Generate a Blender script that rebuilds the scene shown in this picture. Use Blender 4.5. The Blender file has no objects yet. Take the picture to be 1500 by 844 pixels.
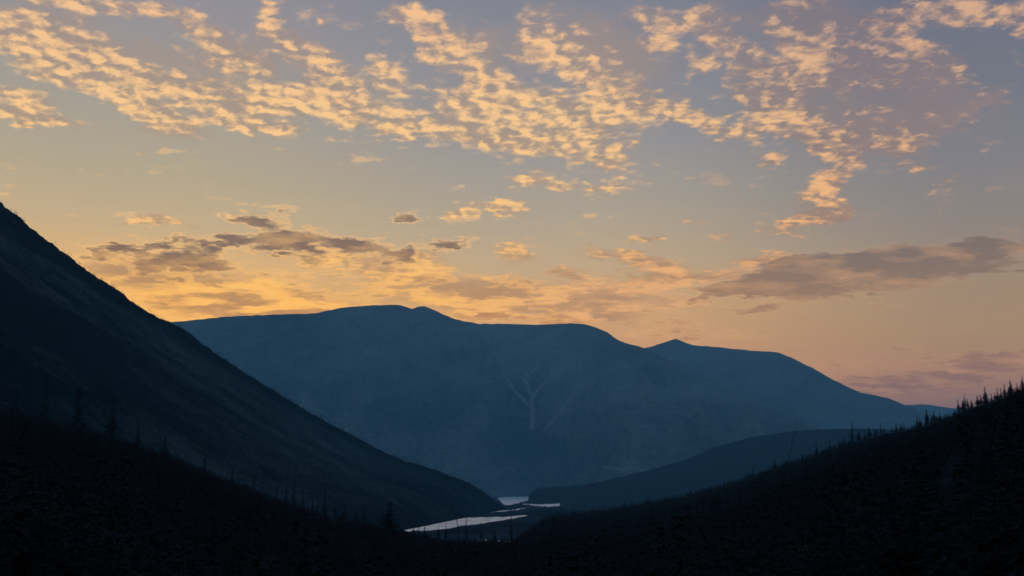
import bpy, math, random
import numpy as np

random.seed(7)
rng = np.random.default_rng(11)
scene = bpy.context.scene
COL = scene.collection
R = math.radians

# ------------------------------------------------------------------ camera
F = 1608.0                     # focal length in units of the photo's pixels (1500 x 844)
EYE = 50.0                     # metres above the river
PITCH = math.atan((714 - 422) / F)
cd = bpy.data.cameras.new('camera')
cam = bpy.data.objects.new('camera', cd)
COL.objects.link(cam)
cam.location = (0, 0, EYE)
cam.rotation_euler = (R(90) + PITCH, 0, 0)
cd.sensor_width = 36.0
cd.lens = 36.0 * F / 1500.0
cd.clip_start = 0.5
cd.clip_end = 120000.0
scene.camera = cam
scene.render.resolution_x = 1024
scene.render.resolution_y = 576
scene.view_settings.view_transform = 'Standard'
scene.view_settings.look = 'None'
scene.view_settings.exposure = 0.0
scene.view_settings.gamma = 1.0
scene.view_settings.use_curve_mapping = False
cy = scene.cycles
cy.max_bounces = 3
cy.diffuse_bounces = 1
cy.glossy_bounces = 2
cy.volume_bounces = 1
cy.transparent_max_bounces = 4
cy.use_denoising = True
cy.use_adaptive_sampling = True
cy.adaptive_threshold = 0.025
cy.adaptive_min_samples = 24

SP, CP = math.sin(PITCH), math.cos(PITCH)


def ray(px, py):
    """unit direction of a photo pixel in the world (camera looks to +Y)"""
    a, b = (px - 750.0) / F, (422.0 - py) / F
    v = np.array([a, CP - b * SP, SP + b * CP])
    return v / np.linalg.norm(v)


def azel(px, py):
    v = ray(px, py)
    return math.degrees(math.atan2(v[0], v[1])), math.degrees(math.asin(v[2]))


def at(px, py, dist):
    """world point seen at a pixel, at horizontal distance dist"""
    v = ray(px, py)
    k = dist / math.hypot(v[0], v[1])
    return np.array([v[0] * k, v[1] * k, EYE + v[2] * k])


def on_plane(px, py, z=0.0):
    v = ray(px, py)
    k = (z - EYE) / v[2]
    return np.array([v[0] * k, v[1] * k, z])


def project(p):
    x, y, z = p[..., 0], p[..., 1], p[..., 2] - EYE
    fw = y * CP + z * SP
    up = -y * SP + z * CP
    return 750 + F * x / fw, 422 - F * up / fw


# ------------------------------------------------------------------ the sky
SUN_AZ, SUN_EL = azel(235, 470)[0], 1.6


class V:
    """tiny expression layer over math nodes"""
    nt = None

    def __init__(self, s):
        self.s = s

    @staticmethod
    def node(op, *a, clamp=False):
        n = V.nt.nodes.new('ShaderNodeMath')
        n.operation = op
        n.use_clamp = clamp
        for i, q in enumerate(a):
            if isinstance(q, V):
                V.nt.links.new(q.s, n.inputs[i])
            else:
                n.inputs[i].default_value = float(q)
        return V(n.outputs[0])

    def __add__(s, o): return V.node('ADD', s, o)
    __radd__ = __add__
    def __sub__(s, o): return V.node('SUBTRACT', s, o)
    def __rsub__(s, o): return V.node('SUBTRACT', o, s)
    def __mul__(s, o): return V.node('MULTIPLY', s, o)
    __rmul__ = __mul__
    def __truediv__(s, o): return V.node('DIVIDE', s, o)
    def sat(s): return V.node('ADD', s, 0.0, clamp=True)
    def pow(s, e): return V.node('POWER', s, e)


def smooth(x, a, b):
    n = V.nt.nodes.new('ShaderNodeMapRange')
    n.interpolation_type = 'SMOOTHSTEP'
    V.nt.links.new(x.s, n.inputs['Value'])
    n.inputs['From Min'].default_value = a
    n.inputs['From Max'].default_value = b
    return V(n.outputs['Result'])


def vec(x, y, z=0.0):
    n = V.nt.nodes.new('ShaderNodeCombineXYZ')
    for i, q in enumerate((x, y, z)):
        if isinstance(q, V):
            V.nt.links.new(q.s, n.inputs[i])
        else:
            n.inputs[i].default_value = q
    return n.outputs[0]


def noise(v, scale, detail=4, rough=0.55, w=None, dist=0.0, color=False):
    n = V.nt.nodes.new('ShaderNodeTexNoise')
    n.noise_dimensions = '3D'
    V.nt.links.new(v, n.inputs['Vector'])
    n.inputs['Scale'].default_value = scale
    n.inputs['Detail'].default_value = detail
    n.inputs['Roughness'].default_value = rough
    n.inputs['Distortion'].default_value = dist
    return n.outputs['Color'] if color else V(n.outputs['Fac'])


def ramp(x, stops, interp='LINEAR'):
    n = V.nt.nodes.new('ShaderNodeValToRGB')
    V.nt.links.new(x.s, n.inputs[0])
    cr = n.color_ramp
    cr.interpolation = interp
    while len(cr.elements) < len(stops):
        cr.elements.new(0.5)
    for e, (p, c) in zip(cr.elements, stops):
        e.position = p
        e.color = (*srgb(*c), 1)
    return n.outputs[0]


def srgb(r, g, b):
    return tuple(((c / 255) / 12.92 if c / 255 <= 0.04045 else ((c / 255 + 0.055) / 1.055) ** 2.4) for c in (r, g, b))


def mix(f, a, b, blend='MIX'):
    n = V.nt.nodes.new('ShaderNodeMix')
    n.data_type = 'RGBA'
    n.blend_type = blend
    n.clamp_result = False
    if isinstance(f, V):
        V.nt.links.new(f.s, n.inputs[0])
    else:
        n.inputs[0].default_value = f
    for s, i in ((a, 6), (b, 7)):
        if isinstance(s, tuple):
            n.inputs[i].default_value = (*s, 1)
        else:
            V.nt.links.new(s, n.inputs[i])
    return n.outputs[2]


def blobs(coord, items, grow=1.35):
    """sum of soft elliptical patches, each (px, py, rx, ry, tilt, weight) turned into azimuth / elevation"""
    tot = None
    for it in items:
        px, py, rx, ry, rot = it[:5]
        w = it[5] if len(it) > 5 else 1.0
        a, e = azel(px, py)
        k = math.degrees(1 / F)
        m = V.nt.nodes.new('ShaderNodeMapping')
        m.vector_type = 'TEXTURE'
        m.inputs['Location'].default_value = (a, e, 0)
        m.inputs['Rotation'].default_value = (0, 0, R(-rot))
        m.inputs['Scale'].default_value = (rx * k * 1.35, ry * k * grow, 1)
        V.nt.links.new(coord, m.inputs['Vector'])
        g = V.nt.nodes.new('ShaderNodeTexGradient')
        g.gradient_type = 'QUADRATIC_SPHERE' if False else 'SPHERICAL'
        V.nt.links.new(m.outputs[0], g.inputs[0])
        val = V(g.outputs['Fac'])
        tot = val * w if tot is None else V.node('MULTIPLY_ADD', val, w, tot)
    return tot


LIT = [
    (45, 40, 75, 24, 15), (110, 45, 60, 30, 30, .7), (150, 5, 130, 14, 0, .8), (130, 95, 110, 24, 12, .8),
    (230, 118, 90, 16, 2), (210, 163, 100, 20, 20, 1.2), (330, 150, 110, 32, 5, 1.0), (460, 92, 85, 24, 25, 1.1),
    (500, 160, 130, 22, 5, 1.1), (582, 187, 34, 12, 0, 1.1), (565, 105, 40, 22, 20, .8), (20, 148, 55, 20, 10),
    (60, 176, 70, 10, 3, .9), (8, 242, 22, 8, 10, .7), (300, 45, 90, 20, 20, .75), (395, 25, 45, 20, 45, .8),
    (350, 95, 60, 14, 5, .7), (470, 42, 14, 7, 0, .7), (60, 110, 50, 15, 10, .5), (400, 190, 160, 10, 0, .45),
    (600, 20, 55, 20, 0, .9), (640, 62, 70, 26, 30, 1.0), (700, 95, 75, 34, 35, 1.0), (700, 150, 75, 34, 10, .85),
    (680, 188, 55, 22, 0, .8), (750, 205, 110, 30, 8, .85), (780, 50, 34, 60, -10, .75), (850, 85, 70, 34, 25, 1.15),
    (830, 160, 85, 34, 10, .85), (900, 135, 70, 30, 30, 1.0), (965, 155, 60, 18, 22, 1.0), (1015, 178, 60, 16, 15, .8),
    (1090, 190, 60, 14, 5, .7), (880, 205, 80, 40, 0, .75), (775, 266, 50, 18, 5, .95), (860, 275, 50, 15, 5, .8),
    (905, 245, 26, 26, 0, .7), (735, 303, 44, 12, 3, 1.3), (678, 312, 22, 12, 0, 1.1), (980, 240, 40, 8, 0, .3),
    (960, 25, 55, 24, 15, .85), (960, 68, 34, 10, 0, .9), (1045, 30, 36, 34, 20, 1.0), (1085, 75, 45, 22, 25, 1.2),
    (1020, 92, 30, 20, 0, .7), (1120, 98, 50, 12, 5, .9), (1185, 75, 62, 40, 45, 1.2), (1180, 18, 50, 34, 0, .9),
    (1310, 20, 70, 15, -5, 1.0), (1380, 15, 60, 16, -3, .9), (1460, 12, 60, 15, -8, 1.0), (1492, 36, 26, 18, 20, 1.1),
    (1300, 78, 46, 40, -35, 1.0), (1360, 105, 56, 36, 20, .85), (1115, 135, 70, 26, 20, .65), (1150, 170, 60, 26, 20, .9),
    (1205, 195, 60, 26, 20, .8), (1270, 182, 90, 30, 10, .75), (1430, 155, 50, 14, -25, .7), (1222, 235, 36, 30, 40, 1.1),
    (1130, 240, 26, 14, 0, .9), (1310, 220, 60, 22, 8, .65), (1200, 275, 40, 16, 10, .9), (1208, 300, 34, 16, 0, 1.0),
    (1180, 326, 70, 10, -8, 1.15), (1330, 246, 30, 9, 0, .6), (1383, 263, 16, 6, 0, .7), (1022, 322, 20, 7, 0, .6),
    (1066, 350, 22, 14, 0, .6), (1160, 345, 30, 5, 0, .5), (1475, 148, 24, 8, 0, .4), (1480, 260, 24, 5, 0, .4),
    (225, 326, 46, 9, 5, 1.4), (300, 342, 30, 5, 0, .8), (370, 320, 50, 9, 3, .8), (940, 347, 50, 8, 3, 1.2),
    (925, 381, 85, 12, 8, 1.4), (840, 403, 28, 9, 10, 1.1), (1005, 406, 110, 11, 2, 1.2), (1110, 380, 55, 14, -5, 1.1),
    (750, 371, 36, 16, 10, 1.1), (600, 388, 70, 22, -15, .9), (700, 425, 130, 26, 3, .8), (760, 448, 120, 14, 0, .7),
    (300, 425, 140, 26, 5, 1.0), (200, 402, 70, 20, 10, .9), (400, 452, 190, 16, 0, .9), (510, 375, 130, 22, 5, .8),
    (900, 430, 90, 22, 0, .8), (880, 462, 90, 12, 0, .9), (1010, 440, 80, 12, -5, .5), (950, 490, 90, 8, 3, .4),
    (170, 80, 240, 90, 8, .24), (420, 130, 170, 60, 5, .20), (720, 130, 150, 100, 0, .18), (1180, 110, 220, 120, 0, .26), (930, 60, 120, 60, 10, .12),
    (400, 425, 330, 55, 2, .40), (760, 430, 260, 40, 0, .24), (90, 85, 110, 40, 10, .5), (560, 120, 120, 60, 10, .3),
    (1260, 438, 60, 7, 0, .5), (440, 345, 90, 8, 5, .6), (1450, 418, 40, 6, 0, .4),
]
DARK = [
    (385, 323, 42, 10, 5, 1.1), (605, 321, 24, 8, 0, 1.1), (225, 357, 80, 8, -3, 1.0), (150, 377, 26, 10, 0, 1.0),
    (220, 387, 38, 13, -5, 1.1), (290, 385, 40, 15, 8, 1.2), (335, 350, 26, 9, 0, 1.0), (315, 363, 22, 7, 0, .9),
    (400, 352, 56, 15, -8, 1.2), (510, 360, 62, 13, 2, 1.3), (455, 381, 32, 7, 0, .8), (588, 373, 40, 13, -15, 1.2),
    (656, 358, 30, 7, -5, 1.1), (265, 410, 30, 9, 0, .9), (540, 430, 90, 12, 0, .6), (420, 425, 70, 10, 0, .6),
    (640, 410, 90, 12, 3, .55), (770, 418, 60, 10, 0, .55), (700, 465, 60, 8, 0, .8), (830, 466, 80, 10, 0, .7),
    (1250, 398, 190, 19, -4, 1.3), (1290, 384, 150, 10, -5, .6), (1200, 414, 130, 9, -4, .5), (1160, 388, 80, 18, 0, .8), (1400, 378, 120, 11, -6, 1.2), (1310, 368, 90, 12, 0, 1.0),
    (1430, 357, 46, 6, -6, .9), (1450, 378, 90, 9, -6, .8), (1390, 404, 120, 6, -5, .7), (1150, 402, 70, 7, -6, .8), (1180, 372, 60, 6, -4, .6), (1060, 430, 70, 9, -6, .9), (1115, 453, 44, 6, 0, 1.0), (990, 470, 60, 8, 0, .7),
    (1010, 490, 90, 9, 3, .8), (1200, 430, 70, 8, -5, .7), (1320, 515, 40, 5, -5, .7), (1362, 527, 26, 4, 0, .7),
    (1400, 552, 190, 22, -8, 1.1), (1480, 525, 70, 9, -10, .9), (1235, 537, 50, 12, 0, .7), (1250, 560, 60, 10, 0, .5),
    (1330, 420, 120, 8, -4, .6), (1190, 408, 90, 7, -8, .6), (1455, 392, 60, 6, -5, .6), (480, 402, 90, 8, 3, .6), (350, 395, 60, 8, 0, .5), (170, 362, 60, 6, 4, .7),
    (430, 362, 40, 10, 10, .7), (1290, 445, 50, 5, 0, .5), (880, 445, 60, 6, 0, .5), (240, 440, 50, 8, 0, .7), (560, 455, 60, 6, 0, .6), (950, 455, 60, 7, 0, .5),
]
SHADE = [
    (890, 60, 90, 30, 25, .9), (1200, 25, 90, 40, 0, 1.0), (1260, 100, 40, 60, 0, .9), (930, 105, 70, 26, 20, .9),
    (1380, 130, 90, 50, 20, 1.0), (1170, 130, 90, 30, 10, .7), (720, 60, 80, 26, 20, .8), (240, 85, 120, 30, 10, .7),
    (370, 80, 70, 26, 10, .7), (1080, 25, 50, 26, 0, .6), (1240, 215, 80, 26, 10, .6), (1220, 318, 40, 16, 0, .7),
    (440, 60, 50, 20, 10, .4), (60, 15, 60, 15, 0, .3), (1330, 180, 110, 40, 0, .7), (240, 200, 160, 14, 0, .3),
]


def build_world():
    w = bpy.data.worlds.new('World')
    scene.world = w
    w.use_nodes = True
    nt = w.node_tree
    nt.nodes.clear()
    V.nt = nt
    out = nt.nodes.new('ShaderNodeOutputWorld')
    bg = nt.nodes.new('ShaderNodeBackground')
    nt.links.new(bg.outputs[0], out.inputs[0])
    tc = nt.nodes.new('ShaderNodeTexCoord')
    sep = nt.nodes.new('ShaderNodeSeparateXYZ')
    nt.links.new(tc.outputs['Generated'], sep.inputs[0])
    dx, dy, dz = (V(sep.outputs[i]) for i in range(3))
    el = V.node('ARCSINE', dz) * 57.2958
    az = V.node('ARCTAN2', dx, dy) * 57.2958

    # clear sky: ramps over elevation 0..30 degrees, sunward and away from the sun
    t = V.node('DIVIDE', el, 30.0, clamp=True)
    def stops(seq):                      # (photo row, colour)
        return sorted((azel(750, y)[1] / 30.0, c) for y, c in seq)
    left = ramp(t, stops([(700, (250, 172, 84)), (470, (246, 182, 100)), (420, (228, 176, 110)), (350, (196, 170, 132)), (270, (177, 163, 138)),
                          (180, (164, 156, 144)), (90, (152, 147, 147)), (0, (142, 138, 148))]))
    midc = ramp(t, stops([(700, (206, 136, 98)), (520, (198, 146, 106)), (450, (204, 160, 112)), (380, (188, 163, 131)), (300, (168, 157, 141)),
                          (200, (148, 145, 147)), (100, (138, 137, 145)), (0, (128, 130, 142))]))
    right = ramp(t, stops([(700, (150, 104, 94)), (580, (156, 114, 99)), (500, (160, 130, 102)), (430, (155, 132, 111)), (350, (138, 128, 122)), (270, (127, 124, 129)),
                           (150, (113, 116, 128)), (60, (107, 112, 129)), (0, (103, 109, 128))]))
    a0, a1, a2 = azel(230, 400)[0], azel(820, 400)[0], azel(1470, 400)[0]
    base = mix(smooth(az, a0, a1), left, midc)
    base = mix(smooth(az, a1, a2), base, right)

    # the rest of the dome: Nishita dusk, towards the zenith and behind the camera
    sky = nt.nodes.new('ShaderNodeTexSky')
    sky.sky_type = 'NISHITA'
    sky.sun_disc = False
    sky.sun_elevation = R(SUN_EL)
    sky.sun_rotation = R(SUN_AZ)
    sky.altitude = 400
    sky.dust_density = 1.2
    sky.ozone_density = 2.0
    nish = mix(1.0, sky.outputs[0], (NISH * .8, NISH * 1.12, NISH * 1.28), 'MULTIPLY')
    awaya = V.node('ABSOLUTE', az + 5.0)
    f_out = 1.0 - (1.0 - smooth(awaya, 34, 75)) * (1.0 - smooth(el, 27, 48))
    base = mix(f_out, base, nish)

    # cloud sheet seen in perspective
    den = dz + 0.12
    px_, py_ = dx / den, dy / den
    P = vec(px_, py_)
    warp = noise(P, 5.0, 3, .6, color=True)
    sw = nt.nodes.new('ShaderNodeSeparateXYZ')
    nt.links.new(warp, sw.inputs[0])
    w1, w2 = V(sw.outputs[0]) - .5, V(sw.outputs[1]) - .5
    warp2 = noise(P, 26.0, 3, .6, color=True)
    sw2 = nt.nodes.new('ShaderNodeSeparateXYZ')
    nt.links.new(warp2, sw2.inputs[0])
    v1, v2 = V(sw2.outputs[0]) - .5, V(sw2.outputs[1]) - .5
    C = vec(az + w1 * 3.2 + v1 * 1.8, el + w2 * 1.5 + v2 * 0.9)      # ragged patch outlines
    mlit, mdark, mshade = blobs(C, LIT), blobs(C, DARK, 1.5), blobs(C, SHADE)

    fr = smooth(az, azel(760, 200)[0], azel(1330, 200)[0])
    lowmix = 1.0 - smooth(el, 9.5, 14.0)

    def puffs(ox, oy):
        # flakes a little longer across the wind than along it
        rx = (px_ * .90 + py_ * .44) + v1 * .030 + ox
        ry = (py_ * .90 - px_ * .44) + v2 * .030 + oy
        q = vec(rx, ry * .85)
        big = noise(q, 11.0, 4, .58)
        patchy = noise(q, 5.5, 2, .5)
        vo = nt.nodes.new('ShaderNodeTexVoronoi')
        vo.feature = 'SMOOTH_F1'
        vo.inputs['Scale'].default_value = 27.0
        vo.inputs['Smoothness'].default_value = .5
        nt.links.new(q, vo.inputs['Vector'])
        cell = 1.0 - V(vo.outputs['Distance']) * 1.25
        vo2 = nt.nodes.new('ShaderNodeTexVoronoi')
        vo2.feature = 'SMOOTH_F1'
        vo2.inputs['Scale'].default_value = 62.0
        vo2.inputs['Smoothness'].default_value = .5
        nt.links.new(q, vo2.inputs['Vector'])
        cell2 = 1.0 - V(vo2.outputs['Distance']) * 1.25
        fine = noise(q, 44.0, 6, .60)
        return big * (.80 + fr * .35) + patchy * .45 + cell * (.25 - fr * .15) + cell2 * (.09 - fr * .03) + fine * .44 - (.18 + fr * .085)
    n0 = puffs(0, 0)
    sx, sy = math.sin(R(SUN_AZ)), math.cos(R(SUN_AZ))
    fine0 = noise(vec(px_ * .9 + py_ * .44 + v1 * .03, (py_ * .90 - px_ * .44) * .8 + v2 * .03), 21.0, 4, .6)
    n1 = puffs(sx * .020, sy * .020)
    relief = (n0 - n1) * (1.0 - lowmix)
    lowv = vec(px_ * .62 + v1 * .05, py_ * .74 + v2 * .05)
    nd = noise(lowv, 8.0, 6, .62)
    n0 = n0 * (1.0 - lowmix * .85) + (nd * 1.9 - .20) * (lowmix * .85)
    nst = noise(vec(px_ * .45 + v1 * .03, py_ * 1.3 + v2 * .03), 9.0, 5, .6)
    n0 = n0 + lowmix * (nst - .5) * .5
    m2 = smooth(mlit, 0.02, .85)
    dens = n0 + m2 * .56 + mlit * .12 + smooth(mshade, .1, .9) * (.10 + fr * .20) - 1.08
    cov = smooth(dens, -.14, .44)
    thick = smooth(dens, .12, .60)
    lit = (0.44 + relief * (2.3 - fr * .5) + (n0 - .75) * .50 + (fine0 - .5) * .5 + thick * .12 - mshade * .72 + lowmix * ((nd - .5) * 3.4 + (nst - .5) * 2.2 + .08)).sat()
    # colours: sunward and low is golden, right and high is duller
    lc_l = ramp(t, stops([(560, (252, 176, 90)), (440, (255, 190, 98)), (330, (250, 196, 126)), (180, (249, 200, 140)), (40, (243, 192, 142))]))
    lc_r = ramp(t, stops([(560, (186, 126, 104)), (440, (214, 158, 112)), (330, (238, 176, 120)), (200, (228, 178, 132)), (30, (212, 168, 138))]))
    sc_l = ramp(t, stops([(560, (190, 122, 76)), (440, (178, 132, 90)), (330, (178, 148, 122)), (180, (166, 146, 130)), (40, (156, 140, 136))]))
    sc_r = ramp(t, stops([(560, (146, 104, 94)), (440, (148, 120, 104)), (330, (148, 124, 114)), (200, (136, 122, 124)), (30, (122, 114, 126))]))
    lc, sc = mix(fr, lc_l, lc_r), mix(fr, sc_l, sc_r)
    frl = smooth(az, azel(430, 420)[0], azel(1050, 420)[0]) * lowmix
    lc, sc = mix(frl, lc, tuple(srgb(222, 166, 116))), mix(frl, sc, tuple(srgb(170, 128, 100)))
    cc = mix(smooth(lit, .05, 1.05), sc, lc)
    # thin veils round the puffs
    nv = noise(vec(px_ * .9 + py_ * .44, (py_ * .90 - px_ * .44) * .8), 8.0, 5, .6)
    veil = smooth(mlit * .50 + mshade * .75 + nv * 1.3, .72, 1.40) * .70
    col = mix(veil, base, sc)
    col = mix(cov * .97, col, cc)
    # low dark banks, lit along their lower and sunward edges
    nd1 = noise(vec(px_ * .62 + v1 * .05 + sx * .05, py_ * .74 + v2 * .05 + sy * .06), 8.0, 6, .62)
    dd = nd * 1.15 + (fine0 - .5) * .9 + (nst - .5) * 1.3 + mdark * 1.0 - .97
    covd = smooth(dd, -.06, .46)
    rim = smooth(dd, -.22, .02) * (1.0 - smooth(dd, .02, .30))
    dc_l = ramp(t, stops([(480, (190, 130, 84)), (440, (172, 126, 90)), (390, (124, 98, 86)), (320, (130, 108, 96))]))
    dc_r = ramp(t, stops([(600, (140, 100, 92)), (520, (136, 104, 96)), (450, (136, 108, 92)), (390, (118, 101, 96)), (340, (120, 106, 106))]))
    dcol = mix(fr, dc_l, dc_r)
    col = mix(rim * .45 * (1.0 - fr * .8), col, lc)
    dcol = mix((0.15 + (nd - nd1) * 3.2).sat() * .5, dcol, lc)
    col = mix(covd * (.96 - fr * .14), col, dcol)
    # the valley haze takes part of the low sky away, so the sky beyond it is that much brighter
    T = V.node('EXPONENT', V.node('DIVIDE', -HAZE_DENSITY * 1585.0, V.node('MAXIMUM', dz, math.sin(R(6.0)))))
    T = 1.0 - (1.0 - T) * (1.0 - f_out)
    sub = mix(1.0 - T, (0, 0, 0), HAZE_GLOW)
    col = mix(1.0, col, sub, 'SUBTRACT')
    col = mix(1.0, col, (.003, .003, .004), 'LIGHTEN')
    inv = V.node('DIVIDE', 1.0, T)
    col = mix(1.0, col, vec(inv, inv, inv), 'MULTIPLY')
    # nothing of this below the horizon
    low = smooth(el, -3, 0.5)
    col = mix(low, (0.02, 0.025, 0.03), col)
    nt.links.new(col, bg.inputs['Color'])
    bg.inputs['Strength'].default_value = SKY_GAIN
    w.cycles.sampling_method = 'MANUAL'
    w.cycles.sample_map_resolution = 512


NISH = 0.36
HAZE_COLOR = (.38, .76, 1.0)
HAZE_DENSITY = 8.0e-5
HAZE_GLOW = (.020, .055, .110)
SKY_GAIN = 1.0
build_world()

sl = bpy.data.lights.new('sun', 'SUN')
sl.energy = 0.8
sl.angle = R(0.5)
sl.color = (1.0, .62, .36)
sun = bpy.data.objects.new('sun', sl)
COL.objects.link(sun)
sun.rotation_euler = (R(90 - SUN_EL), 0, R(180 - SUN_AZ))   # from the sun's azimuth, low behind the left mountain
#SETTING

# ------------------------------------------------------------------ noise for the land
def _hash(ix, iy, seed):
    h = (ix.astype(np.int64) * 374761393 + iy.astype(np.int64) * 668265263 + seed * 1442695041) & 0xFFFFFFFF
    h = ((h ^ (h >> 13)) * 1274126177) & 0xFFFFFFFF
    h = h ^ (h >> 16)
    return (h & 0xFFFFFF) / float(0xFFFFFF)


def vnoise(x, y, seed=0):
    ix, iy = np.floor(x), np.floor(y)
    fx, fy = x - ix, y - iy
    fx, fy = fx * fx * (3 - 2 * fx), fy * fy * (3 - 2 * fy)
    a, b = _hash(ix, iy, seed), _hash(ix + 1, iy, seed)
    c, d = _hash(ix, iy + 1, seed), _hash(ix + 1, iy + 1, seed)
    return (a + (b - a) * fx) * (1 - fy) + (c + (d - c) * fx) * fy


def fbm(x, y, seed=0, octaves=5, gain=.5, lac=2.03):
    s, a, t = 0, 1.0, 0
    for o in range(octaves):
        s = s + a * (vnoise(x, y, seed + o * 17) - .5)
        t += a
        a *= gain
        x, y = x * lac + 7.3, y * lac + 3.1
    return s / t * 2      # about -1..1


def ridged(x, y, seed=0, octaves=4):
    s, a, t = 0, 1.0, 0
    for o in range(octaves):
        s = s + a * (1 - np.abs(vnoise(x, y, seed + o * 31) * 2 - 1))
        t += a
        a *= .5
        x, y = x * 2.07 + 5.1, y * 2.07 + 1.7
    return s / t          # 0..1


def sstep(x, a, b):
    t = np.clip((x - a) / (b - a), 0, 1)
    return t * t * (3 - 2 * t)


def grid_object(name, P, mat, attrs=None, kind='structure', label=None):
    nu, nv = P.shape[:2]
    me = bpy.data.meshes.new(name)
    idx = np.arange(nu * nv).reshape(nu, nv)
    q = np.stack([idx[:-1, :-1], idx[1:, :-1], idx[1:, 1:], idx[:-1, 1:]], -1).reshape(-1, 4)
    me.vertices.add(nu * nv)
    me.vertices.foreach_set('co', P.reshape(-1).astype(np.float32))
    me.loops.add(len(q) * 4)
    me.loops.foreach_set('vertex_index', q.reshape(-1).astype(np.int32))
    me.polygons.add(len(q))
    me.polygons.foreach_set('loop_start', (np.arange(len(q)) * 4).astype(np.int32))
    me.polygons.foreach_set('use_smooth', np.ones(len(q), dtype=bool))
    me.update(calc_edges=True)
    for k, a in (attrs or {}).items():
        at_ = me.attributes.new(k, 'FLOAT', 'POINT')
        at_.data.foreach_set('value', a.reshape(-1).astype(np.float32))
    me.materials.append(mat)
    o = bpy.data.objects.new(name, me)
    COL.objects.link(o)
    if kind:
        o['kind'] = kind
    if label:
        o['label'] = label
    return o


# ------------------------------------------------------------------ materials
def new_mat(name):
    m = bpy.data.materials.new(name)
    m.use_nodes = True
    nt = m.node_tree
    V.nt = nt
    b = nt.nodes['Principled BSDF']
    b.inputs['Roughness'].default_value = .95
    b.inputs['Specular IOR Level'].default_value = 0.0
    return m, nt, b


def attr(name):
    n = V.nt.nodes.new('ShaderNodeAttribute')
    n.attribute_name = name
    return V(n.outputs['Fac'])


def objcoord():
    return V.nt.nodes.new('ShaderNodeTexCoord').outputs['Object']


def land_material(name, dark, light, scale, patch='patch', speck=.5, bump=0.0):
    """ground cover: dark scrub / trees against paler rock, mixed by a patch attribute and noise"""
    m, nt, b = new_mat(name)
    oc = objcoord()
    n1 = noise(oc, scale, 6, .62)
    n2 = noise(oc, scale * 9, 5, .7)
    f = (attr(patch) + (n1 - .5) * 1.1 + (n2 - .5) * speck * 2.2).sat()
    nt.links.new(mix(f, dark, light), b.inputs['Base Color'])
    if bump:
        bp = nt.nodes.new('ShaderNodeBump')
        bp.inputs['Strength'].default_value = .8
        bp.inputs['Distance'].default_value = bump
        nt.links.new(n2.s, bp.inputs['Height'])
        nt.links.new(bp.outputs[0], b.inputs['Normal'])
    return m


# ------------------------------------------------------------------ a range built from its crest
def crest(pts, n, dist=None):
    """pts: (px, py, distance) control points -> n world points along the crest, in even pixel steps"""
    p = np.array(pts, float)
    xs = np.linspace(p[0, 0], p[-1, 0], n)
    ys = np.interp(xs, p[:, 0], p[:, 1])
    ds = np.interp(xs, p[:, 0], p[:, 2])
    return xs, np.array([at(x, y, d) for x, y, d in zip(xs, ys, ds)])


def mountain_range(name, pts, front, back, n, mat, seed, amp, power=1.25, rough=1.2, patchfn=None,
                   rows=(150, 30), gully=700., zfoot=-4.0, label=None):
    xs, C = crest(pts, n)
    # small irregularities of the crest itself
    j = fbm(xs / 9.0, xs * 0, seed, 4) * rough * C[:, 1] / F
    C[:, 2] += j
    hd = C[:, :2] / np.linalg.norm(C[:, :2], axis=1)[:, None]
    front = np.broadcast_to(np.interp(xs, *zip(*front)), (n,)) if isinstance(front, (list, tuple)) else np.full(n, front)
    s = np.concatenate([np.linspace(0, 1, rows[0]), np.linspace(1, 2, rows[1])[1:]])
    S = s[None, :]
    off = np.where(S <= 1, -(1 - S) * front[:, None], (S - 1) * back)
    X = C[:, 0:1] + hd[:, 0:1] * off
    Y = C[:, 1:2] + hd[:, 1:2] * off
    prof = np.where(S <= 1, S ** power, np.clip(2 - S, 0, 1) ** 1.1)
    Z = zfoot + (C[:, 2:3] - zfoot) * prof
    env = np.where(S <= 1, (S * (1 - S) * 4) ** .8, ((S - 1) * (2 - S) * 4) ** .8) * np.ones_like(X)
    wx = X + fbm(X / gully / 1.3, Y / gully / 1.3, seed + 5, 3) * gully * .5
    wy = Y + fbm(X / gully / 1.3 + 9, Y / gully / 1.3, seed + 6, 3) * gully * .5
    rel = ridged(wx / gully, wy / gully * .45, seed + 1, 5) - .55
    Z += rel * amp * env + fbm(X / 90, Y / 90, seed + 2, 4) * amp * .05 * env
    P = np.stack([X, Y, Z], -1)
    at_ = {'patch': patchfn(P, S * np.ones_like(X), rel) if patchfn else np.full(X.shape, .4)}
    return grid_object(name, P, mat, at_, label=label)


def polyline_mask(U, W, lines, soft=1.0):
    """1 near hand-placed streaks; lines = list of [(x, y, halfwidth), ...] in photo pixels"""
    out = np.zeros(U.shape)
    for L, strength in lines:
        for (x0, y0, w0), (x1, y1, w1) in zip(L[:-1], L[1:]):
            dx, dy = x1 - x0, y1 - y0
            t = np.clip(((U - x0) * dx + (W - y0) * dy) / (dx * dx + dy * dy), 0, 1)
            d = np.hypot(U - x0 - t * dx, W - y0 - t * dy)
            wd = w0 + (w1 - w0) * t
            out = np.maximum(out, strength * np.clip((wd + soft - d) / soft, 0, 1))
    return out


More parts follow.
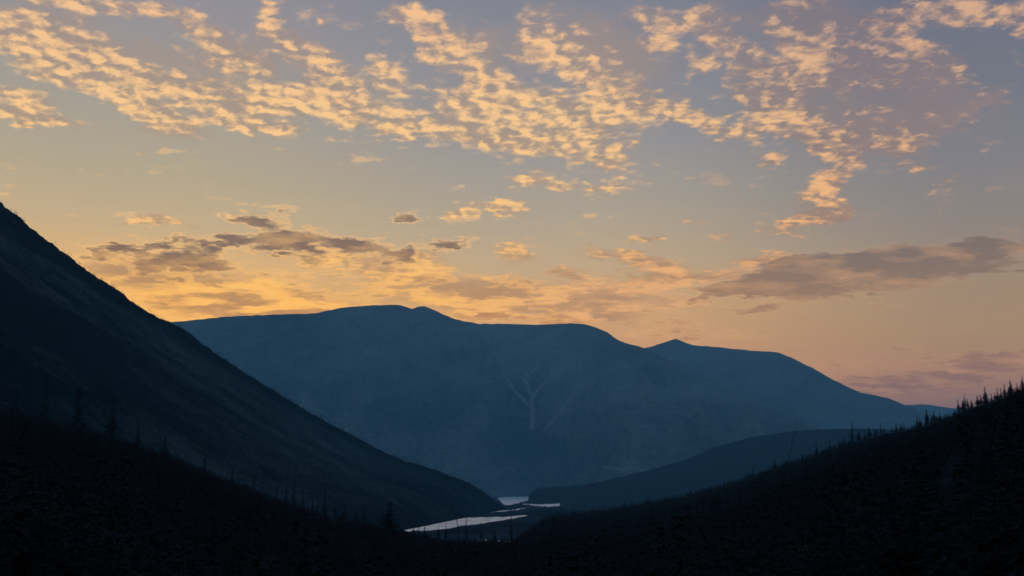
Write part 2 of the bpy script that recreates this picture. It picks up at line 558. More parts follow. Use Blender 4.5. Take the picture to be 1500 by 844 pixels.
# pale scree gullies that fork like a branch on the far mountain
SCREE = [([(780, 626, 3), (779, 600, 2.6), (780, 582, 2.4)], 1.0),
         ([(780, 582, 2.2), (773, 566, 1.8), (769, 556, 1.6), (775, 548, 1.4), (786, 540, 1.1), (791, 531, .6)], .9),
         ([(781, 580, 2), (790, 568, 1.6), (803, 556, 1.3), (811, 546, 1), (818, 537, .6)], .9),
         ([(777, 596, 1.6), (765, 584, 1.5), (754, 572, 1.3), (745, 560, 1), (737, 547, .5)], .65),
         ([(800, 628, 1.2), (812, 612, 1.4), (822, 600, 1.3), (830, 590, 1.2), (840, 578, .6)], .5),
         ([(884, 683, 1), (900, 686, 1.3), (915, 689, 1.4), (924, 693, .8)], .55),
         ([(905, 688, .8), (925, 684, 1), (945, 690, .8)], .35)]


def far_patch(P, S, rel):
    U, W = project(P)
    m = polyline_mask(U + fbm(W / 5, U / 40, 3, 5, .6) * 3.4, W, SCREE, .9) * np.clip(.85 + fbm(U / 5, W / 9, 6, 3) * .9, 0, 1.3)
    # treeless upper slopes are a bit paler than the wooded foot
    up = sstep(S, .25, .8) * .22 + .18
    return up + rel * 1.0 + fbm(P[..., 0] / 330, P[..., 1] / 330, 77, 5, .6) * .45 + m * 2.3  # relief shading put into the colour: spurs paler, hollows darker


MTN1 = [(60, 500, 9000), (140, 484, 8900), (200, 476, 8800), (265, 471, 8800), (300, 467, 8700), (345, 463, 8700), (400, 461, 8600),
        (460, 459, 8600), (485, 454, 8600), (515, 449, 8500), (545, 447.5, 8500), (583, 446.5, 8500), (592, 449, 8500), (604, 452.5, 8500),
        (614, 449.5, 8500), (622, 448.5, 8500), (634, 454, 8500), (648, 460, 8500), (662, 466, 8450), (682, 471, 8400), (702, 474.5, 8400),
        (745, 474.5, 8300), (775, 476, 8300), (800, 475.5, 8200), (835, 474, 8200), (858, 475.5, 8100), (872, 480, 8100),
        (888, 486, 8000), (903, 497, 7950), (918, 503, 7900), (935, 507, 7850), (950, 513, 7800), (975, 525, 7700), (1010, 541, 7600),
        (1060, 564, 7450), (1100, 585, 7300), (1150, 607, 7100), (1200, 628, 6950), (1260, 655, 6800), (1330, 690, 6600), (1390, 712, 6500)]
MTN2 = [(840, 540, 10800), (900, 524, 10800), (940, 511, 10800), (958, 506.5, 10800), (975, 501, 10800), (991, 496.5, 10800), (1003, 501.5, 10800),
        (1016, 506, 10800), (1045, 508, 10700), (1080, 512, 10600), (1110, 514, 10600), (1138, 516, 10500), (1150, 520, 10500), (1172, 530, 10400),
        (1195, 542, 10400), (1220, 556, 10300), (1245, 568, 10300), (1262, 576, 10200), (1276, 578, 10200), (1300, 583, 10100), (1320, 591, 10000),
        (1345, 601, 9900), (1380, 612, 9800), (1430, 628, 9600), (1500, 655, 9400), (1600, 700, 9200)]
MTN3 = [(1200, 640, 15000), (1290, 604, 15000), (1325, 594, 15000), (1345, 592.5, 15000), (1362, 593, 15000), (1385, 597, 15000), (1420, 600, 15000),
        (1500, 597, 15000), (1600, 585, 15000), (1750, 600, 15000)]
HILL = [(774, 731, 3900), (779, 722, 3950), (786, 717, 4000), (800, 714.5, 4050), (830, 712.5, 4100), (855, 711, 4150), (900, 701, 4250),
        (950, 689, 4350), (1000, 675, 4400), (1050, 654, 4450), (1100, 640.5, 4500), (1150, 633, 4500), (1200, 629, 4500), (1260, 628, 4500),
        (1330, 630, 4500), (1400, 645, 4500), (1500, 670, 4500)]

ROCK_D, ROCK_L = (.035, .040, .042), (.20, .19, .18)
m_far = land_material('far_mountain_cover', (.034, .032, .030), (.30, .235, .20), 1 / 300., speck=.8)
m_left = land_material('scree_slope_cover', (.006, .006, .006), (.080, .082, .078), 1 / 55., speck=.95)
m_hill = land_material('wooded_hill_cover', (.006, .012, .016), (.034, .048, .056), 1 / 90., speck=.5)

mountain_range('mountain', MTN1, [(60, 2600), (700, 2300), (950, 2000), (1200, 1300), (1390, 700)], 2600, 1150, m_far, 21, 420.,
               power=1.12, rough=.9, patchfn=far_patch, rows=(260, 30), gully=900., label='broad blue mountain with a flat crest and a forked pale gully')
mountain_range('distant_mountain', MTN2, 2400, 2500, 700, m_far, 41, 190., power=1.15, rough=.8, rows=(110, 20), gully=900.,
               patchfn=lambda P, S, rel: .3 + rel * .3 + sstep(S, .2, .8) * .1)
mountain_range('farthest_ridge', MTN3, 3000, 2500, 400, m_far, 61, 120., rough=.8, rows=(50, 14), gully=900.)
mountain_range('wooded_hill', HILL, [(774, 60), (800, 350), (1000, 900), (1500, 1300)], 1100, 650, m_hill, 81, 30., power=1.0, rough=.8,
               rows=(80, 20), gully=260., patchfn=lambda P, S, rel: .15 + rel * .3)

# ------------------------------------------------------------------ the steep slope on the left
RIB = [(-420, -40, 1250), (-300, 62, 1300), (-120, 206, 1400), (0, 297, 1500), (40, 328, 1550), (75, 356, 1590), (100, 376, 1630), (150, 411, 1700), (175, 425, 1740),
       (200, 447, 1780), (225, 462, 1820), (250, 474, 1860), (275, 486, 1900), (300, 506, 1940), (350, 541, 2020), (400, 572, 2100),
       (450, 603, 2190), (500, 629, 2280), (550, 656, 2370), (600, 680, 2450), (650, 694, 2520), (688, 707, 2570), (712, 723, 2600),
       (728, 735, 2615), (742, 745, 2620), (762, 752.5, 2625)]


def left_slope():
    n, nt_ = 700, 260
    p = np.array(RIB, float)
    # even steps along the rib in the picture
    L = np.concatenate([[0], np.cumsum(np.hypot(np.diff(p[:, 0]), np.diff(p[:, 1])))])
    q = np.linspace(0, L[-1], n)
    rib = np.array([at(np.interp(a, L, p[:, 0]), np.interp(a, L, p[:, 1]), np.interp(a, L, p[:, 2])) for a in q])
    rib[:, 2] += fbm(q / 9, q * 0, 4, 5, .65) * 4.0
    s = q / L[-1]
    near = np.stack([np.interp(s, [0, 1], [-860, -150]), np.interp(s, [0, .7, 1], [520, 760, 980]),
                     np.interp(s, [0, .55, .85, 1], [470, 200, 45, -4])], -1)
    t = np.concatenate([np.linspace(-.25, 1, nt_), np.linspace(1, 1.6, 26)[1:]])
    T, S = t[None, :], s[:, None] * np.ones((1, len(t)))
    T = T * np.ones_like(S)
    P = near[:, None, :] + (rib - near)[:, None, :] * np.minimum(T, 1)[..., None]
    back = np.clip(T - 1, 0, 1)[..., None]
    P = P + back * np.array([-350., 1500., 0.]) * (1 - S[..., None] * .6)
    P[..., 2] -= back[..., 0] * np.maximum(P[..., 2], 0) * 1.5
    env = sstep(1 - T, 0, .12) * sstep(S, 0, .04) * sstep(1 - S, 0, .10)
    d = T * 1700.0                        # metres across the fall line
    e = S * 1500.0                        # metres down the fall line
    warp = fbm(d / 240, e / 420, 9, 3) * 70
    gul = ridged((d + warp) / 190, e / 1500 + 4, 12, 4) - .5
    P[..., 2] += (gul * 22 + fbm(d / 60, e / 90, 14, 6, .62) * 11) * env
    # crags high on the ridge, scree lanes below, darker in the hollows and on the near side
    lanes = fbm((d + warp * 1.3) / 105, e / 900, 31, 4, .6)
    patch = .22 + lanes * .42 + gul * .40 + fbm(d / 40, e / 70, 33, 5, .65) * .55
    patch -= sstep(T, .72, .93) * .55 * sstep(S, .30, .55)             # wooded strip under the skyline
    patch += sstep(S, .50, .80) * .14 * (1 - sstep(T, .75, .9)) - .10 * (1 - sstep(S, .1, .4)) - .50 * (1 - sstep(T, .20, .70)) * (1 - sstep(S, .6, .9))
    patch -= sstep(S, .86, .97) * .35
    global LEFT_GRID
    LEFT_GRID = (P, T, S, patch)
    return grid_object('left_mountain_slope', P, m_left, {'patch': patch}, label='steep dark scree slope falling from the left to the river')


left_slope()

# ------------------------------------------------------------------ near land: knoll of the camera, wooded slopes either side, valley floor
# skyline of the near land: (photo column, photo row, distance)
NEAR = [(-500, 400, 420), (-200, 520, 420), (-60, 590, 420), (0, 622, 420), (60, 640, 420), (130, 650, 415), (200, 672, 410), (250, 690, 400), (290, 706, 400),
        (330, 720, 400), (370, 736, 400), (406, 746, 400), (432, 757, 400), (484, 770, 410), (536, 774, 420), (590, 785, 420), (640, 797, 430),
        (700, 801, 440), (755, 799, 450), (775, 778, 700), (800, 763, 860), (850, 756, 1000), (900, 749, 1060), (950, 740, 1080), (1000, 730, 1060),
        (1050, 717, 1030), (1080, 709, 1000), (1130, 692, 950), (1150, 683, 930), (1197, 669, 890), (1245, 652, 850), (1292, 637, 800),
        (1340, 629, 740), (1387, 613, 700), (1434, 596, 660), (1477, 579, 620), (1520, 562, 600), (1600, 530, 560), (1800, 440, 520), (2200, 330, 480)]
_th, _sl, _rr = [], [], []
for c, r_, d_ in NEAR:
    v = ray(c, r_)
    _th.append(math.atan2(v[0], v[1]))
    _sl.append(v[2] / math.hypot(v[0], v[1]))
    _rr.append(d_)
_th = np.array([-math.pi, -2.0] + _th + [2.0, math.pi])
_sl = np.array([.12, .12] + _sl + [.12, .12])
_rr = np.array([400., 400.] + _rr + [400., 400.])


def near_height(theta, r):
    D = np.interp(theta, _th, _rr)
    zr = EYE + np.interp(theta, _th, _sl) * D
    x = r / D
    zin = 48.3 + (zr - 48.3) * x - 15.0 * sstep(r, 3, 85) * np.clip(1 - x, 0, 1) ** 1.2
    drop = np.clip(1 - (r - D) / np.maximum(350., (zr - 0) * 4.0), 0, 1)
    drop = drop * drop * (3 - 2 * drop)
    zout = zr * drop + (1 - drop) * 0.0
    z = np.where(x <= 1, zin, zout)
    X, Y = r * np.sin(theta), r * np.cos(theta)
    w = sstep(r, 15, 120) * sstep(z, .5, 12)
    env = np.where(x <= 1, np.clip(1 - x, 0.12, 1), .5)
    z = z + w * (fbm(X / 70, Y / 70, 51, 4) * 5.0 * env + fbm(X / 14, Y / 14, 52, 3) * .8) - 1.0 * (1 - sstep(z, 0, 5)) * 0
    return np.where(z < .3, 0.0, z)


def near_ground():
    th = np.concatenate([np.linspace(-math.pi, -.62, 90)[:-1], np.linspace(-.62, .62, 900), np.linspace(.62, math.pi, 90)[1:]])
    r = np.concatenate([[0.0], np.geomspace(1.5, 1500, 230), np.geomspace(1600, 30000, 26)])
    TH, RR = np.meshgrid(th, r, indexing='ij')
    Z = near_height(TH, RR)
    P = np.stack([RR * np.sin(TH), RR * np.cos(TH), Z], -1)
    U, W = project(P[..., :]) if False else (None, None)
    # gravel flats by the river are pale, the woods are moss and needles
    X, Y = P[..., 0], P[..., 1]
    flat = 1 - sstep(Z, .2, 4)
    g = fbm(X / 60, Y / 220, 71, 4)
    patch = flat * (.95 + g * .8) - .65
    # a bare strip of rock on the right-hand slope
    rock = np.zeros_like(X)
    fw = np.maximum(Y * CP + (Z - EYE) * SP, 1.0)
    U = 750 + F * X / fw
    W = 422 - F * (-Y * SP + (Z - EYE) * CP) / fw
    rock = polyline_mask(U + fbm(W / 18, U / 18, 73, 3) * 8, W, [([(1432, 640, 3), (1408, 668, 10), (1392, 700, 17), (1380, 740, 20), (1372, 790, 12)], 1.0)], 8.0)
    rock = np.where((Y > 50) & (RR < 900), rock, 0)
    patch = patch + rock * (.78 + fbm(X / 9, Y / 9, 74, 3) * .35)
    return grid_object('ground', P, m_ground, {'patch': patch})


m_ground = land_material('forest_floor', (.016, .013, .013), (.070, .075, .085), 1 / 25., speck=.35)
near_ground()

# ------------------------------------------------------------------ river
m_water, _nt, _b = new_mat('river_water')
_b.inputs['Base Color'].default_value = (.92, .95, .97, 1)
_b.inputs['Metallic'].default_value = 1.0      # mirror-like: seen almost edge-on
_b.inputs['Roughness'].default_value = .42
_b.inputs['Specular IOR Level'].default_value = .5
_b.inputs['IOR'].default_value = 1.333
_oc = objcoord()
_n = noise(_oc, .9, 3, .6)
_n2 = noise(_oc, .06, 4, .6)
_bp = _nt.nodes.new('ShaderNodeBump')
_bp.inputs['Strength'].default_value = 1.0
_bp.inputs['Distance'].default_value = .22
_nt.links.new((_n + _n2 * .6).s, _bp.inputs['Height'])
_nt.links.new(_bp.outputs[0], _b.inputs['Normal'])
_mp = _nt.nodes.new('ShaderNodeMapping')
_mp.inputs['Scale'].default_value = (1 / 16., 1 / 75., 1)
_nt.links.new(_oc, _mp.inputs['Vector'])
_shoal = smooth(noise(_mp.outputs[0], 1.0, 5, .65), .42, .66)        # riffles and shoals dull the water
_nt.links.new(mix(_shoal * .5, (.92, .95, .97), (.20, .25, .30)), _b.inputs['Base Color'])


def channel(name, top, bottom, z=.12, n=160, label=None, seed=0):
    """a reach of water between its far and its near bank, both read off the photo and laid on the river plane"""
    ts, bs = np.array(top, float), np.array(bottom, float)
    def sample(a, m):
        L = np.concatenate([[0], np.cumsum(np.hypot(np.diff(a[:, 0]), np.diff(a[:, 1]) * 4))])
        q = np.linspace(0, L[-1], m)
        return np.stack([np.interp(q, L, a[:, 0]), np.interp(q, L, a[:, 1])], -1)
    A, B = sample(ts, n), sample(bs, n)
    k = np.arange(n)
    A[:, 1] += fbm(k / 6., k * 0., seed + 1, 4) * .8
    B[:, 1] += fbm(k / 6., k * 0., seed + 2, 4) * 1.2
    rows = 8
    P = np.zeros((n, rows, 3))
    for i in range(n):
        a, b = on_plane(*A[i], z=z), on_plane(*B[i], z=z)
        for j in range(rows):
            P[i, j] = a + (b - a) * j / (rows - 1)
    return grid_object(name, P, m_water, label=label)


channel('river', [(540, 785), (600, 772), (628, 765.5), (669, 759.5), (705, 757.5), (741, 757), (771, 755)],
        [(540, 795), (604, 778), (646, 776), (660, 773.5), (669, 771.5), (707, 766.5), (741, 761.8), (773, 755.6)], seed=1)
channel('river', [(728, 729.5), (745, 728), (773, 727.3), (800, 727)], [(738, 739), (747, 739.8), (757, 737.5), (773, 733.2), (800, 731)], seed=5)
channel('river', [(766, 738.0), (789, 738.8), (806, 738.4), (820, 737.5)], [(766, 738.6), (791, 741.8), (806, 742.3), (820, 741)], seed=9)
channel('river', [(690, 752.5), (715, 750), (745, 747.5), (770, 744)], [(690, 753.3), (715, 751), (745, 748.7), (770, 744.9)], seed=13)
channel('river', [(700, 790.5), (713, 790.2), (722, 790.8)], [(700, 791), (713, 792), (722, 791.2)], seed=17)
channel('river', [(728, 792), (745, 792), (756, 793.6)], [(728, 792.8), (745, 793.8), (756, 794.2)], seed=18)

# ------------------------------------------------------------------ air


def haze():
    import bmesh
    bm = bmesh.new()
    bmesh.ops.create_cube(bm, size=1.0)
    me = bpy.data.meshes.new('haze')
    bm.to_mesh(me)
    bm.free()
    o = bpy.data.objects.new('haze', me)
    COL.objects.link(o)
    o.scale = (64000, 64000, 1640)
    o.location = (0, 0, 1640 / 2 - 6)
    m = bpy.data.materials.new('haze_air')
    m.use_nodes = True
    nt = m.node_tree
    nt.nodes.clear()
    out = nt.nodes.new('ShaderNodeOutputMaterial')
    pv = nt.nodes.new('ShaderNodeVolumePrincipled')
    pv.inputs['Color'].default_value = (*HAZE_COLOR, 1)
    pv.inputs['Density'].default_value = HAZE_DENSITY
    pv.inputs['Anisotropy'].default_value = 0.0
    nt.links.new(pv.outputs[0], out.inputs['Volume'])
    me.materials.append(m)
    o['kind'] = 'stuff'
    o['label'] = 'thin blue evening haze filling the valley'


haze()
#TREES

# ------------------------------------------------------------------ trees
def plain_mat(name, c, var=.3, scale=3.):
    m, nt, b = new_mat(name)
    n = noise(objcoord(), scale, 4, .6)
    nt.links.new(mix(n, tuple(q * (1 - var) for q in c), tuple(q * (1 + var) for q in c)), b.inputs['Base Color'])
    return m


m_needle = plain_mat('spruce_needles', (.034, .027, .026))
m_bark = plain_mat('spruce_bark', (.045, .036, .030), .4, 8.)
m_dead = plain_mat('weathered_deadwood', (.022, .020, .020), .3, 6.)


def tube(pts, radii, sides=6):
    """tapered tube -> verts, faces"""
    vs, fs = [], []
    pts = [np.array(p, float) for p in pts]
    for i, (p, r) in enumerate(zip(pts, radii)):
        a = pts[min(i + 1, len(pts) - 1)] - pts[max(i - 1, 0)]
        a /= np.linalg.norm(a)
        u = np.cross(a, [0.3, 1, 0.1]); u /= np.linalg.norm(u)
        w = np.cross(a, u)
        for k in range(sides):
            t = 2 * math.pi * k / sides
            vs.append(p + (u * math.cos(t) + w * math.sin(t)) * r)
    for i in range(len(pts) - 1):
        for k in range(sides):
            k2 = (k + 1) % sides
            fs.append((i * sides + k, i * sides + k2, (i + 1) * sides + k2, (i + 1) * sides + k))
    fs.append(tuple(range(sides))[::-1])
    fs.append(tuple((len(pts) - 1) * sides + k for k in range(sides)))
    return vs, fs


def mesh_of(name, vs, fs, mat):
    me = bpy.data.meshes.new(name)
    me.from_pydata([tuple(v) for v in vs], [], fs)
    me.materials.append(mat)
    return me


def crown_geo(rs, width, levels, per, base=.10, clumps=4, ragged=.45):
    """drooping boughs round a narrow spire, each bough a few overlapping sprays of needles; unit height"""
    vs, fs = [], []
    bulge = rs.uniform(.5, .9)
    side = rs.uniform(0, 6.28)
    gaps = [(rs.uniform(.2, .8), rs.uniform(0, 6.28)) for _ in range(3)]
    for i in range(levels):
        z = base + (1 - base) * (i + rs.uniform(-.3, .3)) / levels
        t = (z - base) / (1 - base)
        env = (1 - t) ** .55 * (1 + .30 * math.sin(t * 9 + bulge * 7)) * min(1, .45 + t * 5)
        for k in range(per):
            a = 2 * math.pi * (k + rs.random()) / per + i * 2.4
            L = width * env * rs.uniform(1 - ragged, 1 + ragged * .6) * (1 + .18 * math.cos(a - side)) + .006
            if any(abs(z - g) < .05 and math.cos(a - ga) > .3 for g, ga in gaps):
                L *= .45
            dv = np.array([math.cos(a), math.sin(a), 0.])
            pv = np.array([-math.sin(a), math.cos(a), 0.])
            droop = rs.uniform(.25, .75) * (1.15 - t)
            for c in range(clumps):
                q0 = c / clumps * .85
                q1 = min(1.0, q0 + 1.25 / clumps)
                w = L * .30 * (1.1 - q0) * rs.uniform(.7, 1.3) + .004
                p0 = np.array([0, 0, z]) + dv * L * q0 - np.array([0, 0, droop * L * q0 ** 1.3])
                p1 = np.array([0, 0, z]) + dv * L * q1 - np.array([0, 0, droop * L * q1 ** 1.3 - .02 * L])
                mid = (p0 + p1) / 2 + np.array([0, 0, .004])
                tw = rs.uniform(-.6, .6)
                sv = pv * math.cos(tw) + np.array([0, 0, math.sin(tw)])
                hang = np.array([0, 0, -rs.uniform(.2, .9) * w])
                n = len(vs)
                vs += [p0, mid + sv * w * .6 + hang, p1, mid - sv * w * .6 + hang]
                fs.append((n, n + 1, n + 2, n + 3))
    n = len(vs)                        # leader
    vs += [np.array([-.004, 0, .93]), np.array([.004, 0, .93]), np.array([0, .001, 1.0]), np.array([0, .005, .93])]
    fs += [(n, n + 1, n + 2), (n + 1, n + 3, n + 2), (n + 3, n, n + 2)]
    return vs, fs


SPRUCES = []
for i_ in range(9):
    rs = random.Random(100 + i_)
    wdt = [.085, .10, .12, .14, .075, .11, .16, .095, .26][i_]
    cv, cf = crown_geo(rs, wdt, 44 if i_ < 8 else 30, 6 if i_ < 8 else 9, base=rs.uniform(.04, .16) if i_ < 8 else .02, clumps=3 if i_ < 8 else 5)
    bend = rs.uniform(-.012, .012)
    tv, tf = tube([(0, 0, -.04), (bend, 0, .3), (bend * 1.4, bend, .6), (0, 0, .97)], [.014, .011, .007, .0015])
    SPRUCES.append((mesh_of('trunk', tv, tf, m_bark), mesh_of('crown', cv, cf, m_needle)))

FAR = []
for i_ in range(6):
    rs = random.Random(300 + i_)
    cv, cf = crown_geo(rs, rs.uniform(.09, .17), 15, 4, base=.05, clumps=1, ragged=.4)
    for q in range(len(cv)):           # single sprays need more body
        cv[q] = cv[q] * np.array([1.25, 1.25, 1])
    FAR.append((np.array(cv), cf))
MID = []
for i_ in range(5):
    rs = random.Random(350 + i_)
    cv, cf = crown_geo(rs, rs.uniform(.11, .22), 22, 6, base=.03, clumps=2)
    MID.append((np.array(cv), cf))
TINY = []
for i_ in range(4):
    rs = random.Random(400 + i_)
    cv, cf = crown_geo(rs, rs.uniform(.13, .2), 7, 3, base=.05, clumps=1, ragged=.3)
    TINY.append((np.array(cv) * np.array([1.3, 1.3, 1]), cf))


def place_spruce(p, h, variant, label, group=None, lean=0.0, cat='tree', wide=1.0):
    root = bpy.data.objects.new('spruce_tree', None)
    root.empty_display_size = .5
    COL.objects.link(root)
    root.location = p
    root.rotation_euler = (rng.normal() * .015, lean + rng.normal() * .015, rng.uniform(0, 6.28))
    root.scale = (h * wide, h * wide, h)
    root['label'] = label
    root['category'] = cat
    if group:
        root['group'] = group
    for me, nm in zip(SPRUCES[variant], ('trunk', 'crown')):
        o = bpy.data.objects.new(nm, me)
        COL.objects.link(o)
        o.parent = root
    return root


def forest(name, pts, hs, protos, mat, label):
    """a wood too dense to count: one mesh"""
    VV, starts, loops, off, lo = [], [], [], 0, 0
    pts, hs = np.array(pts), np.array(hs)
    kind_ = rng.integers(0, len(protos), len(pts))
    rot = rng.uniform(0, 6.28, len(pts))
    for k, (v, f) in enumerate(protos):
        sel = np.where(kind_ == k)[0]
        if not len(sel):
            continue
        c, s = np.cos(rot[sel])[:, None], np.sin(rot[sel])[:, None]
        h = hs[sel][:, None]
        X = (v[None, :, 0] * c - v[None, :, 1] * s) * h + pts[sel, 0:1]
        Y = (v[None, :, 0] * s + v[None, :, 1] * c) * h + pts[sel, 1:2]
        Z = v[None, :, 2] * h + pts[sel, 2:3]
        VV.append(np.stack([X, Y, Z], -1).reshape(-1, 3))
        lens = np.array([len(q) for q in f])
        flat = np.concatenate([np.array(q) for q in f])
        A = flat[None, :] + (np.arange(len(sel)) * len(v))[:, None] + off
        loops.append(A.reshape(-1))
        st = np.tile(lens, len(sel))
        starts.append(np.cumsum(st) - st + lo)
        lo += len(A.reshape(-1))
        off += len(v) * len(sel)
    me = bpy.data.meshes.new(name)
    VV, loops, starts = np.concatenate(VV), np.concatenate(loops), np.concatenate(starts)
    me.vertices.add(len(VV)); me.vertices.foreach_set('co', VV.reshape(-1).astype(np.float32))
    me.loops.add(len(loops)); me.loops.foreach_set('vertex_index', loops.astype(np.int32))
    me.polygons.add(len(starts)); me.polygons.foreach_set('loop_start', starts.astype(np.int32))
    me.update(calc_edges=True)
    me.materials.append(mat)
    o = bpy.data.objects.new(name, me)
    COL.objects.link(o)
    o['kind'] = 'stuff'
    o['label'] = label
    return o


def ground_at(px, r, row=700):
    v = ray(px, row)
    th = math.atan2(v[0], v[1])
    z = float(near_height(np.array(th), np.array(float(r))))
    return np.array([r * math.sin(th), r * math.cos(th), z])


def rib_dist(px):
    n = np.array(NEAR, float)
    return float(np.interp(px, n[:, 0], n[:, 2]))


def hero(px, top, variant, label, group=None, r=None, lean=0., wide=1.0, sink=.3):
    r = r or rib_dist(px)
    g = ground_at(px, r, top)
    zt = at(px, top, r)[2]
    h = max(zt - g[2], 2.0) + sink
    g[2] -= sink
    return place_spruce(g, h, variant, label, group, lean, wide=wide)


# silhouettes along the right-hand ridge, from the right edge of the frame leftwards
RIGHT = [(1497, 549, 1, 'tall'), (1489, 560, 4, 'short'), (1479, 555, 0, 'tall'), (1471, 562, 5, 'slim'), (1460, 567, 0, 'tall slim'), (1452, 576, 2, 'bushy'),
         (1445, 578, 4, 'slim'), (1431, 579, 3, 'bushy'), (1417, 583, 1, 'tall'), (1403, 585, 5, 'forked looking'), (1376, 603, 2, 'bushy'),
         (1367, 602, 3, 'dense'), (1356, 599, 1, 'pointed'), (1343, 607, 7, 'slim'), (1320, 620, 3, 'low'), (1290, 619, 4, 'thin'),
         (1257, 630, 3, 'short bushy'), (1247, 618, 0, 'tall lone'), (1195, 646, 0, 'slender'), (1175, 664, 7, 'small'), (1135, 677, 2, 'small bushy'),
         (1102, 682, 0, 'slender'), (1092, 692, 5, 'small'), (1060, 702, 1, 'small pointed')]
ORD = ['first', 'second', 'third', 'fourth', 'fifth', 'sixth', 'seventh', 'eighth', 'ninth', 'tenth', 'eleventh', 'twelfth', 'thirteenth', 'fourteenth',
       'fifteenth', 'sixteenth', 'seventeenth', 'eighteenth', 'nineteenth', 'twentieth', 'twenty first', 'twenty second', 'twenty third', 'twenty fourth']
for k_, (px, ty, vr, adj) in enumerate(RIGHT):
    hero(px, ty, vr, f'{adj} dark spruce on the right ridge skyline, {ORD[k_]} standout from the right edge', 'standout spruces on the right ridge skyline',
         wide=1.9)

# dark spruces on the near slope at the left and before the river
LEFTFG = [(25, 588, 3), (70, 566, 2), (117, 583, 6), (165, 598, 5), (204, 632, 1), (243, 655, 3), (300, 686, 6), (342, 702, 3), (372, 712, 2), (420, 714, 4),
          (432, 704, 0), (444, 718, 7), (458, 735, 1), (467, 729, 4), (477, 718, 0), (492, 741, 5), (505, 745, 3), (522, 749, 1), (534, 743, 4)]
for k_, (px, ty, vr) in enumerate(LEFTFG):
    hero(px, ty - (18 if px < 420 else 8), vr, f'dark spruce on the near left slope, {ORD[k_]} standout counted from the left edge', 'standout spruces on the near left slope',
         wide=1.1)
CENTRE = [(606, 769, 3), (614, 767, 2), (622, 771, 6), (643, 769, 1), (653, 764, 0), (683, 758, 4), (696, 781, 2), (705, 764, 0), (714, 783, 5), (725, 776, 3),
          (737, 780, 1), (749, 750, 0), (757, 774, 2), (768, 773, 5)]
for k_, (px, ty, vr) in enumerate(CENTRE):
    hero(px, ty, vr, f'black spruce silhouette in front of the river, {ORD[k_]} from the left of that row', 'spruces standing in front of the river', wide=1.05)
hero(571, 732, 8, 'broad close spruce with a rounded crown left of the river bend', r=260, wide=1.25)


def snag(base, top, r0, name_label, bendx, branches, seed):
    rs = random.Random(seed)
    base, top = np.array(base, float), np.array(top, float)
    H = np.linalg.norm(top - base)
    root = bpy.data.objects.new('dead_tree', None)
    COL.objects.link(root)
    root.location = base
    root['label'] = name_label
    root['category'] = 'dead tree'
    d = top - base
    pts = []
    for i in range(12):
        t = i / 11
        pts.append(d * t + np.array([bendx * math.sin(t * 3.1) + rs.uniform(-.006, .006) * H, 0, 0]))
    pts[0] = pts[0] - np.array([0, 0, .3])
    o = bpy.data.objects.new('trunk', mesh_of('trunk', *tube(pts, [r0 * (1 - .88 * i / 11) for i in range(12)], 7), m_dead))
    COL.objects.link(o)
    o.parent = root
    for _ in range(branches):
        t = rs.uniform(.3, .95)
        i = int(t * 11)
        p = pts[i] + (pts[min(i + 1, 11)] - pts[i]) * (t * 11 - i)
        a = rs.uniform(0, 6.28)
        L = H * rs.uniform(.05, .14) * (1.2 - t)
        e = np.array([math.cos(a), math.sin(a), rs.uniform(-.1, .7)])
        m = p + e * L * .5 + np.array([0, 0, rs.uniform(-.1, .05) * L])
        q = p + e * L
        b = bpy.data.objects.new('branch', mesh_of('branch', *tube([p, m, q], [r0 * .3 * (1.1 - t), r0 * .2 * (1.1 - t), r0 * .06], 4), m_dead))
        COL.objects.link(b)
        b.parent = root


g_ = ground_at(1134, 200, 760)
snag(g_, at(1168, 616, 204), .13, 'thin leafless dead tree leaning right before the wooded hill', -.5, 14, 5)
g_ = ground_at(672, 420, 790)
snag(g_, at(661, 737, 420), .22, 'bent bare dead tree standing in front of the river', .9, 10, 6)
g_ = ground_at(399, 400, 745)
snag(g_, at(408, 692, 400), .20, 'crooked bare dead tree on the near left slope', .6, 9, 8)

# fill along the skylines: individuals while they can still be counted
nr = np.array(NEAR, float)
used = 0
for k_ in range(150):
    px = rng.uniform(840, 1500) if k_ < 125 else rng.uniform(790, 1000)
    r = rib_dist(px) * rng.uniform(.93, 1.01)
    g = ground_at(px, r, float(np.interp(px, nr[:, 0], nr[:, 1])))
    big = rng.random() < .25
    h = (rng.uniform(6.0, 9.5) if big else rng.uniform(3.0, 6.0)) * (1.0 if px < 1350 else 1.15)
    place_spruce(g - np.array([0, 0, .2]), h, int(rng.choice([1, 2, 3, 5, 6, 7])), 'small dark spruce crowded along the right ridge skyline',
                 'small spruces crowded along the right ridge', wide=1.6)
rib_pts = LEFT_GRID[0]
T_, S_ = LEFT_GRID[1], LEFT_GRID[2]
jt = int(np.argmin(np.abs(T_[0] - 1.0)))
cnt = 0
while cnt < 75:
    i = int(rng.integers(0, rib_pts.shape[0]))
    p = rib_pts[i, jt - int(rng.integers(0, 3))]
    u, w = project(p)
    if u < 330 or u > 745 or rng.random() > .25 + (u - 330) / 330:
        continue
    h = rng.uniform(5.0, 8.5) + (rng.random() < .15) * 3
    place_spruce(p - np.array([0, 0, .3]), h, int(rng.choice([0, 1, 2, 3, 5, 7])), 'tiny dark spruce in the wooded crest line of the left mountain slope',
                 'tiny spruces along the crest of the left mountain slope', wide=1.1)
    cnt += 1

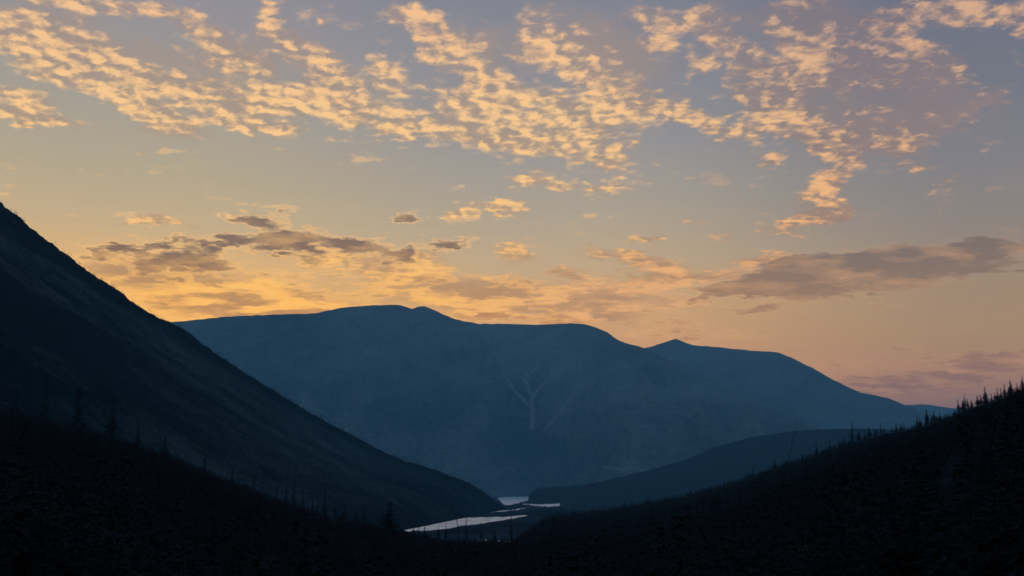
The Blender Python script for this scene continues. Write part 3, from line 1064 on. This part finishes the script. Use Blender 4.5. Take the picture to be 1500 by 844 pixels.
# ------------------------------------------------------------------ woods too dense to count
ALLOW = [(-500, 390), (0, 590), (130, 622), (250, 664), (330, 696), (406, 726), (484, 752), (540, 762), (590, 778), (640, 785), (700, 787), (755, 785),
         (775, 770), (800, 753), (850, 747), (900, 741), (1000, 722), (1080, 701), (1150, 675), (1245, 644), (1340, 621), (1434, 588), (1520, 552), (2000, 300)]
al = np.array(ALLOW, float)
N = 90000
px = rng.uniform(-150, 1650, N)
th = np.arctan((px - 750) / F)
Dd = np.interp(th, _th, _rr)
r = np.where(rng.random(N) < .25, 25 + 150 * rng.random(N), 60 + (Dd * 1.05 + 10 - 60) * rng.random(N) ** .6)
bey = rng.random(N) < .14
r = np.where(bey, Dd * rng.uniform(1.0, 1.7, N), r)
z = near_height(th, r)
P = np.stack([r * np.sin(th), r * np.cos(th), z - .2], -1)
h = (rng.uniform(3.0, 8.0, N) + (rng.random(N) < .10) * rng.uniform(2, 5, N)) * np.where(r < 120, .35 + r / 185, 1)
top = P.copy(); top[:, 2] += h
U, W = project(top)
ok = (W > np.interp(U, al[:, 0], al[:, 1])) & (r < 1080)
dens = fbm(P[:, 0] / 50, P[:, 1] / 50, 91, 3)
ok &= (rng.random(N) < .75 + dens * .7)
Ub, Wb = project(P)
rk = np.zeros(N)
for Q_ in (0, .5, 1):
  rk = np.maximum(rk, polyline_mask(Ub + (U - Ub) * Q_, Wb + (W - Wb) * Q_, [([(1432, 640, 3), (1408, 668, 9), (1392, 700, 14), (1380, 740, 16), (1372, 790, 8)], 1.0)], 4.0))
ok &= rk < .5
ok &= ~((z < 1.0) & (r > 960))
nearby = ok & (r < 330)
ok &= ~nearby
forest('near_forest', P[nearby], h[nearby], MID, m_needle, 'dark spruces and brush filling the foreground below the camera')
forest('forest', P[ok], h[ok], FAR, m_needle, 'dense black spruce wood covering the near slopes and valley floor')
print('near wood', ok.sum(), nearby.sum())

# left mountain slope: scattered, thicker under the skyline and towards the foot
P0, T0, S0, pa = LEFT_GRID
pts, hs = [], []
ni, nj = P0.shape[:2]
while len(pts) < 11000:
    i, j = int(rng.integers(0, ni)), int(rng.integers(0, jt + 1))
    s_, t_ = S0[i, j], T0[i, j]
    dens = (.50 if t_ > .80 and s_ > .35 else .10) + (.55 if s_ > .86 else 0) + .12 * (s_ > .5)
    if t_ < .4:
        dens += .35
    if pa[i, j] > .45:
        dens *= .25
    if s_ < .22:
        dens *= .1
    if rng.random() > dens:
        continue
    p = P0[i, j] + np.array([rng.uniform(-3, 3), rng.uniform(-4, 4), -.6])
    pts.append(p)
    hs.append(rng.uniform(3.0, 7.0) * (1.5 if s_ > .35 and t_ > .93 else 1.0))
forest('hillside_forest', pts, hs, TINY, m_needle, 'scattered small spruces darkening the left mountain slope')

# the wooded hill across the valley
ho = bpy.data.objects['wooded_hill']
co = np.empty(len(ho.data.vertices) * 3)
ho.data.vertices.foreach_get('co', co)
co = co.reshape(650, -1, 3)[:, :82]
ii, jj = rng.integers(0, 650, 9000), np.minimum(rng.integers(8, 90, 9000), 80)
pp = co[ii, jj] + np.stack([rng.uniform(-4, 4, 9000), rng.uniform(-6, 6, 9000), np.full(9000, -.5)], -1)
forest('far_forest', pp, rng.uniform(5, 12, 9000), TINY, m_needle, 'spruce wood fringing the blue hill across the valley')
